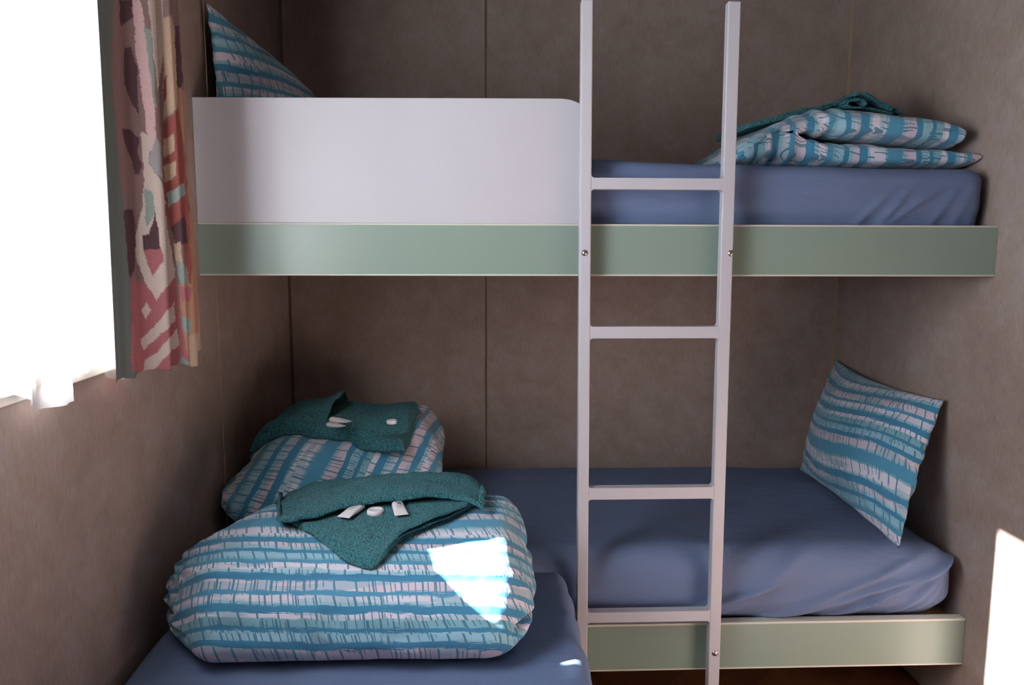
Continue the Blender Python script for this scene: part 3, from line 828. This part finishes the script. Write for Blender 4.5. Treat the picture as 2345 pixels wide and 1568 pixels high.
# the print, left strip also darkened for fold shade, in cloth units: x across 235..455, y down 0..850
PR = [(GG, [(225,-90),(258,-90),(256,200),(274,400),(292,560),(296,660),(318,800),(322,900),(225,900)]), (MV, [(262,0),(300,0),(318,300),(320,560),(330,640),(300,640),(292,500),(272,380),(268,200)]),
      (DM, [(272,0),(302,0),(306,40),(276,60)]), (DM, [(283,110),(300,104),(314,150),(318,262),(302,240),(284,190)]), (DM, [(278,296),(296,296),(320,318),(315,345),(325,376),(318,402),(308,396),(300,362),(286,330)]),
      (DM, [(283,480),(305,480),(312,540),(306,620),(296,640),(288,560)]),
      (PK, [(302,0),(322,0),(352,200),(358,330),(340,350),(330,250),(312,120)]),
      (CR, [(338,0),(372,0),(374,130),(360,210),(350,120)]),
      (CR, [(322,300),(352,318),(342,345),(340,372),(356,395),(372,420),(384,520),(402,634),(358,686),(334,650),(312,598),(310,540),(326,470),(330,400)]),
      (LG, [(356,312),(366,330),(372,410),(352,392),(340,365)]), (TE, [(330,430),(350,440),(356,490),(334,520)]),
      (TE, [(330,60),(345,70),(358,250),(352,240)]),
      (DM, [(357,488),(364,540),(368,570),(330,576),(325,540),(340,536)]), (RO, [(330,572),(368,568),(374,596),(350,632),(336,600)]),
      (TN, [(374,40),(396,36),(406,190),(404,250),(374,276)]), (RD, [(376,180),(384,170),(380,226),(374,230)]),
      (RD, [(374,282),(408,252),(420,350),(432,470),(438,500),(400,520),(384,500),(374,400)]), (DM, [(400,60),(408,60),(418,180),(412,212),(404,190)]),
      (TN, [(374,320),(399,306),(400,345),(376,362)]), (TN, [(374,382),(404,366),(404,402),(378,418)]), (TE, [(382,442),(420,420),(424,446),(386,474)]),
      (OR, [(410,200),(420,205),(432,290),(446,420),(440,470),(430,400),(416,300),(406,235)]), (TE, [(424,180),(436,200),(442,320),(434,330)]),
      (RD, [(388,500),(432,480),(446,660),(434,662),(420,560),(400,560)]), (DM, [(392,520),(424,492),(430,556),(412,560),(402,556)]),
      (TN, [(396,560),(412,552),(418,600),(404,600)]), (TE, [(404,600),(420,602),(434,656),(412,650)]), (OR, [(432,480),(444,470),(455,640),(450,700),(440,660)]),
      (RO, [(300,640),(334,650),(358,686),(402,636),(420,760),(438,850),(300,850)]),
      (CR, [(335,692),(347,711),(335,731),(322,710)]), (CR, [(401,690),(399,738),(362,770),(328,803),(322,775),(350,750),(380,716)]), (CR, [(408,752),(410,790),(380,815),(352,850),(328,850),(330,824),(360,806)]),
      (TE, [(416,816),(434,826),(432,850),(398,850)]),
      (OR, [(408,650),(455,650),(455,830),(436,840),(420,760)]), (RO, [(412,655),(440,660),(436,690),(416,690)]), (TE, [(414,722),(442,736),(432,768),(418,752)]), (TN, [(430,770),(456,760),(456,850),(436,850)])]
def print_col(x, y):
    if y < 0: y = (y+470) % 640
    x += 3.0*noise.noise(Vector((x*.06, y*.035, 0)))+1.3*noise.noise(Vector((x*.35, y*.25, 5)))
    y += 3.5*noise.noise(Vector((x*.08, y*.05, 9)))+1.6*noise.noise(Vector((x*.4, y*.3, 15)))
    c = GG if x < 256 else ((158, 138, 122) if x > 425 else MV)

    for col, P in PR:
        if in_poly(x, y, P): c = col
    c = lin(c)
    g = 1+.16*noise.noise(Vector((x*.3, y*.3, 2)))+.1*noise.noise(Vector((x*.9, y*.9, 7)))
    return (c[0]*g, c[1]*g, c[2]*g, 1)
# path of the gathered cloth seen from above: (share, X, Y, print-x)
PATH_B = [(0,.036,-1.396),(.1,.036,-1.37),(.22,.033,-1.325),(.30,.037,-1.290),(.36,.058,-1.278),(.42,.078,-1.262),(.48,.076,-1.240),(.53,.060,-1.230),(.6,.082,-1.220),(.7,.100,-1.212),(.8,.098,-1.190),(.9,.104,-1.172),(1,.098,-1.160)]
def to_px(x, y, z):
    v = Vector((x, y, z))-CAM; dd = v.dot(fwd)
    return 1172.5+v.dot(r2)/dd*F, 784-v.dot(u2)/dd*F
def cur_pos(s, t):
    x, y = plin(PATH_B, s)
    amp = lerp(1.0, .72, 1-t)
    w = .003*math.sin(s*31+t*2)+.002*math.sin(s*53+t*4)
    xx = .066+(x-.066)*amp+w*(.5+.5*t); yy = -1.26+(y+1.26)*lerp(.98, 1.0, t)
    xx += .010*(t-.5)*math.sin(s*9)
    return xx, yy
ct = empty('curtain', (.07, -1.26, 2.1), 'patterned window curtain with maroon, cream and sage print, gathered beside the bright window', 'curtain')
NU, NV = 230, 520
verts, faces, cols = [], [], []
ZTOP = 2.10
for i in range(NU+1):
    s = i/NU
    zb = 1.060 if s < .79 else lerp(1.060, 1.082, sstep(.79, .82, s))
    zb += .004*math.sin(s*23)
    for j in range(NV+1):
        t = j/NV; z = lerp(ZTOP, zb, t)
        x, y = cur_pos(s, t)
        verts.append((x, y, z))
        cols.append(print_col(*to_px(x, y, z)))
for i in range(NU):
    for j in range(NV):
        a = i*(NV+1)+j; faces.append((a, a+1, a+NV+2, a+NV+1))
mc, nt, b = new_mat('printed_curtain_cloth', .85, .15)
at_ = N(nt, 'ShaderNodeAttribute', attribute_name='print'); 
wv = noise_n(nt, mapping(nt, objco(nt), (500, 500, 220)), 1, 2)
L(nt, mixc(nt, math_n(nt, 'MULTIPLY', wv, .18), at_.outputs['Color'], lin((150, 130, 125))), b.inputs['Base Color'])
bump(nt, b, wv, .2, .0008)
tl = N(nt, 'ShaderNodeBsdfTranslucent'); L(nt, at_.outputs['Color'], tl.inputs['Color'])
mx = N(nt, 'ShaderNodeMixShader'); mx.inputs[0].default_value = .10
L(nt, b.outputs[0], mx.inputs[1]); L(nt, tl.outputs[0], mx.inputs[2]); L(nt, mx.outputs[0], nt.nodes['Material Output'].inputs['Surface'])
o = mesh_vf('curtain_cloth', verts, faces, None, mc, ct, True, cols)
sm = o.modifiers.new('solid', 'SOLIDIFY'); sm.thickness = .0014; sm.offset = 0
bm = bmesh.new(); cyl(bm, (.066, -2.08, 2.112), .011, 1.98, 'Y', 20)
rod = from_bm('curtain_rod', bm, M_sill, None, True); tag(rod, 'curtain rod above the left window', 'curtain rod')

# sheer voile inside the window
def sheer(name, y0, y1, hem, x0, openness, label):
    verts, faces, uvs = [], [], []; nu, nv = 160, 70
    for i in range(nu+1):
        s = i/nu; y = lerp(y0, y1, s); zb = plin(hem, y)[0]
        for j in range(nv+1):
            t = j/nv; z = lerp(2.098, zb, t)
            x = x0+(.3 if x0 < .03 else 1)*(.004*math.sin(y*140)+.010*math.sin(y*62+.6*math.sin(z*5))*(.5+.5*t))
            verts.append((x, y, z)); uvs.append((openness(y), z))
    for i in range(nu):
        for j in range(nv):
            a = i*(nv+1)+j; faces.append((a, a+1, a+nv+2, a+nv+1))
    o = mesh_vf(name, verts, faces, uvs, M_sheer)
    return tag(o, label, 'sheer curtain', 'white sheer curtains')
M_sheer = mat_sheer()
sheer('sheer_curtain', -1.97, -1.565, [(-1.97, 1.122), (-1.773, 1.122), (-1.747, 1.118), (-1.72, 1.105), (-1.681, 1.078), (-1.649, 1.063), (-1.565, 1.060)], .046, lambda y: 0.0, 'white sheer curtain with scalloped hem hanging lower over the window sill')
sheer('sheer_curtain', -1.63, -1.33, [(-1.63, 1.09), (-1.531, 1.086), (-1.413, 1.083), (-1.405, 1.070), (-1.33, 1.052)], .024, lambda y: 1.0, 'narrow white sheer panel beside the patterned curtain')

# ------------------------------------------------------------------ light
wd = bpy.data.worlds.new('sky'); S.world = wd; wd.use_nodes = True
nt = wd.node_tree; bg = nt.nodes['Background']
bg.inputs['Color'].default_value = (.72, .82, 1.0, 1); bg.inputs['Strength'].default_value = 1.2
def area(name, loc, rot, sx, sy, power, col):
    l = bpy.data.lights.new(name, 'AREA'); l.shape = 'RECTANGLE'; l.size = sx; l.size_y = sy; l.energy = power; l.color = col
    o = bpy.data.objects.new(name, l); COL.objects.link(o); o.location = loc; o.rotation_euler = rot; return o
area('daylight_outside_window', (-.30, -2.30, 1.27), (0, -PI/2, 0), .6, 1.1, 46, (.86, .92, 1.0))
sd = Vector((1, .222, -.72)).normalized()
sl = bpy.data.lights.new('sun', 'SUN'); sl.energy = 150; sl.angle = math.radians(.6); sl.color = (1, .98, .95)
so = bpy.data.objects.new('sun', sl); COL.objects.link(so); so.location = (-3, -2, 4); so.rotation_euler = sd.to_track_quat('-Z', 'Y').to_euler()

S.view_settings.view_transform = 'Standard'; S.view_settings.look = 'None'; S.view_settings.gamma = 1; S.view_settings.exposure = -.18
S.view_settings.use_curve_mapping = False
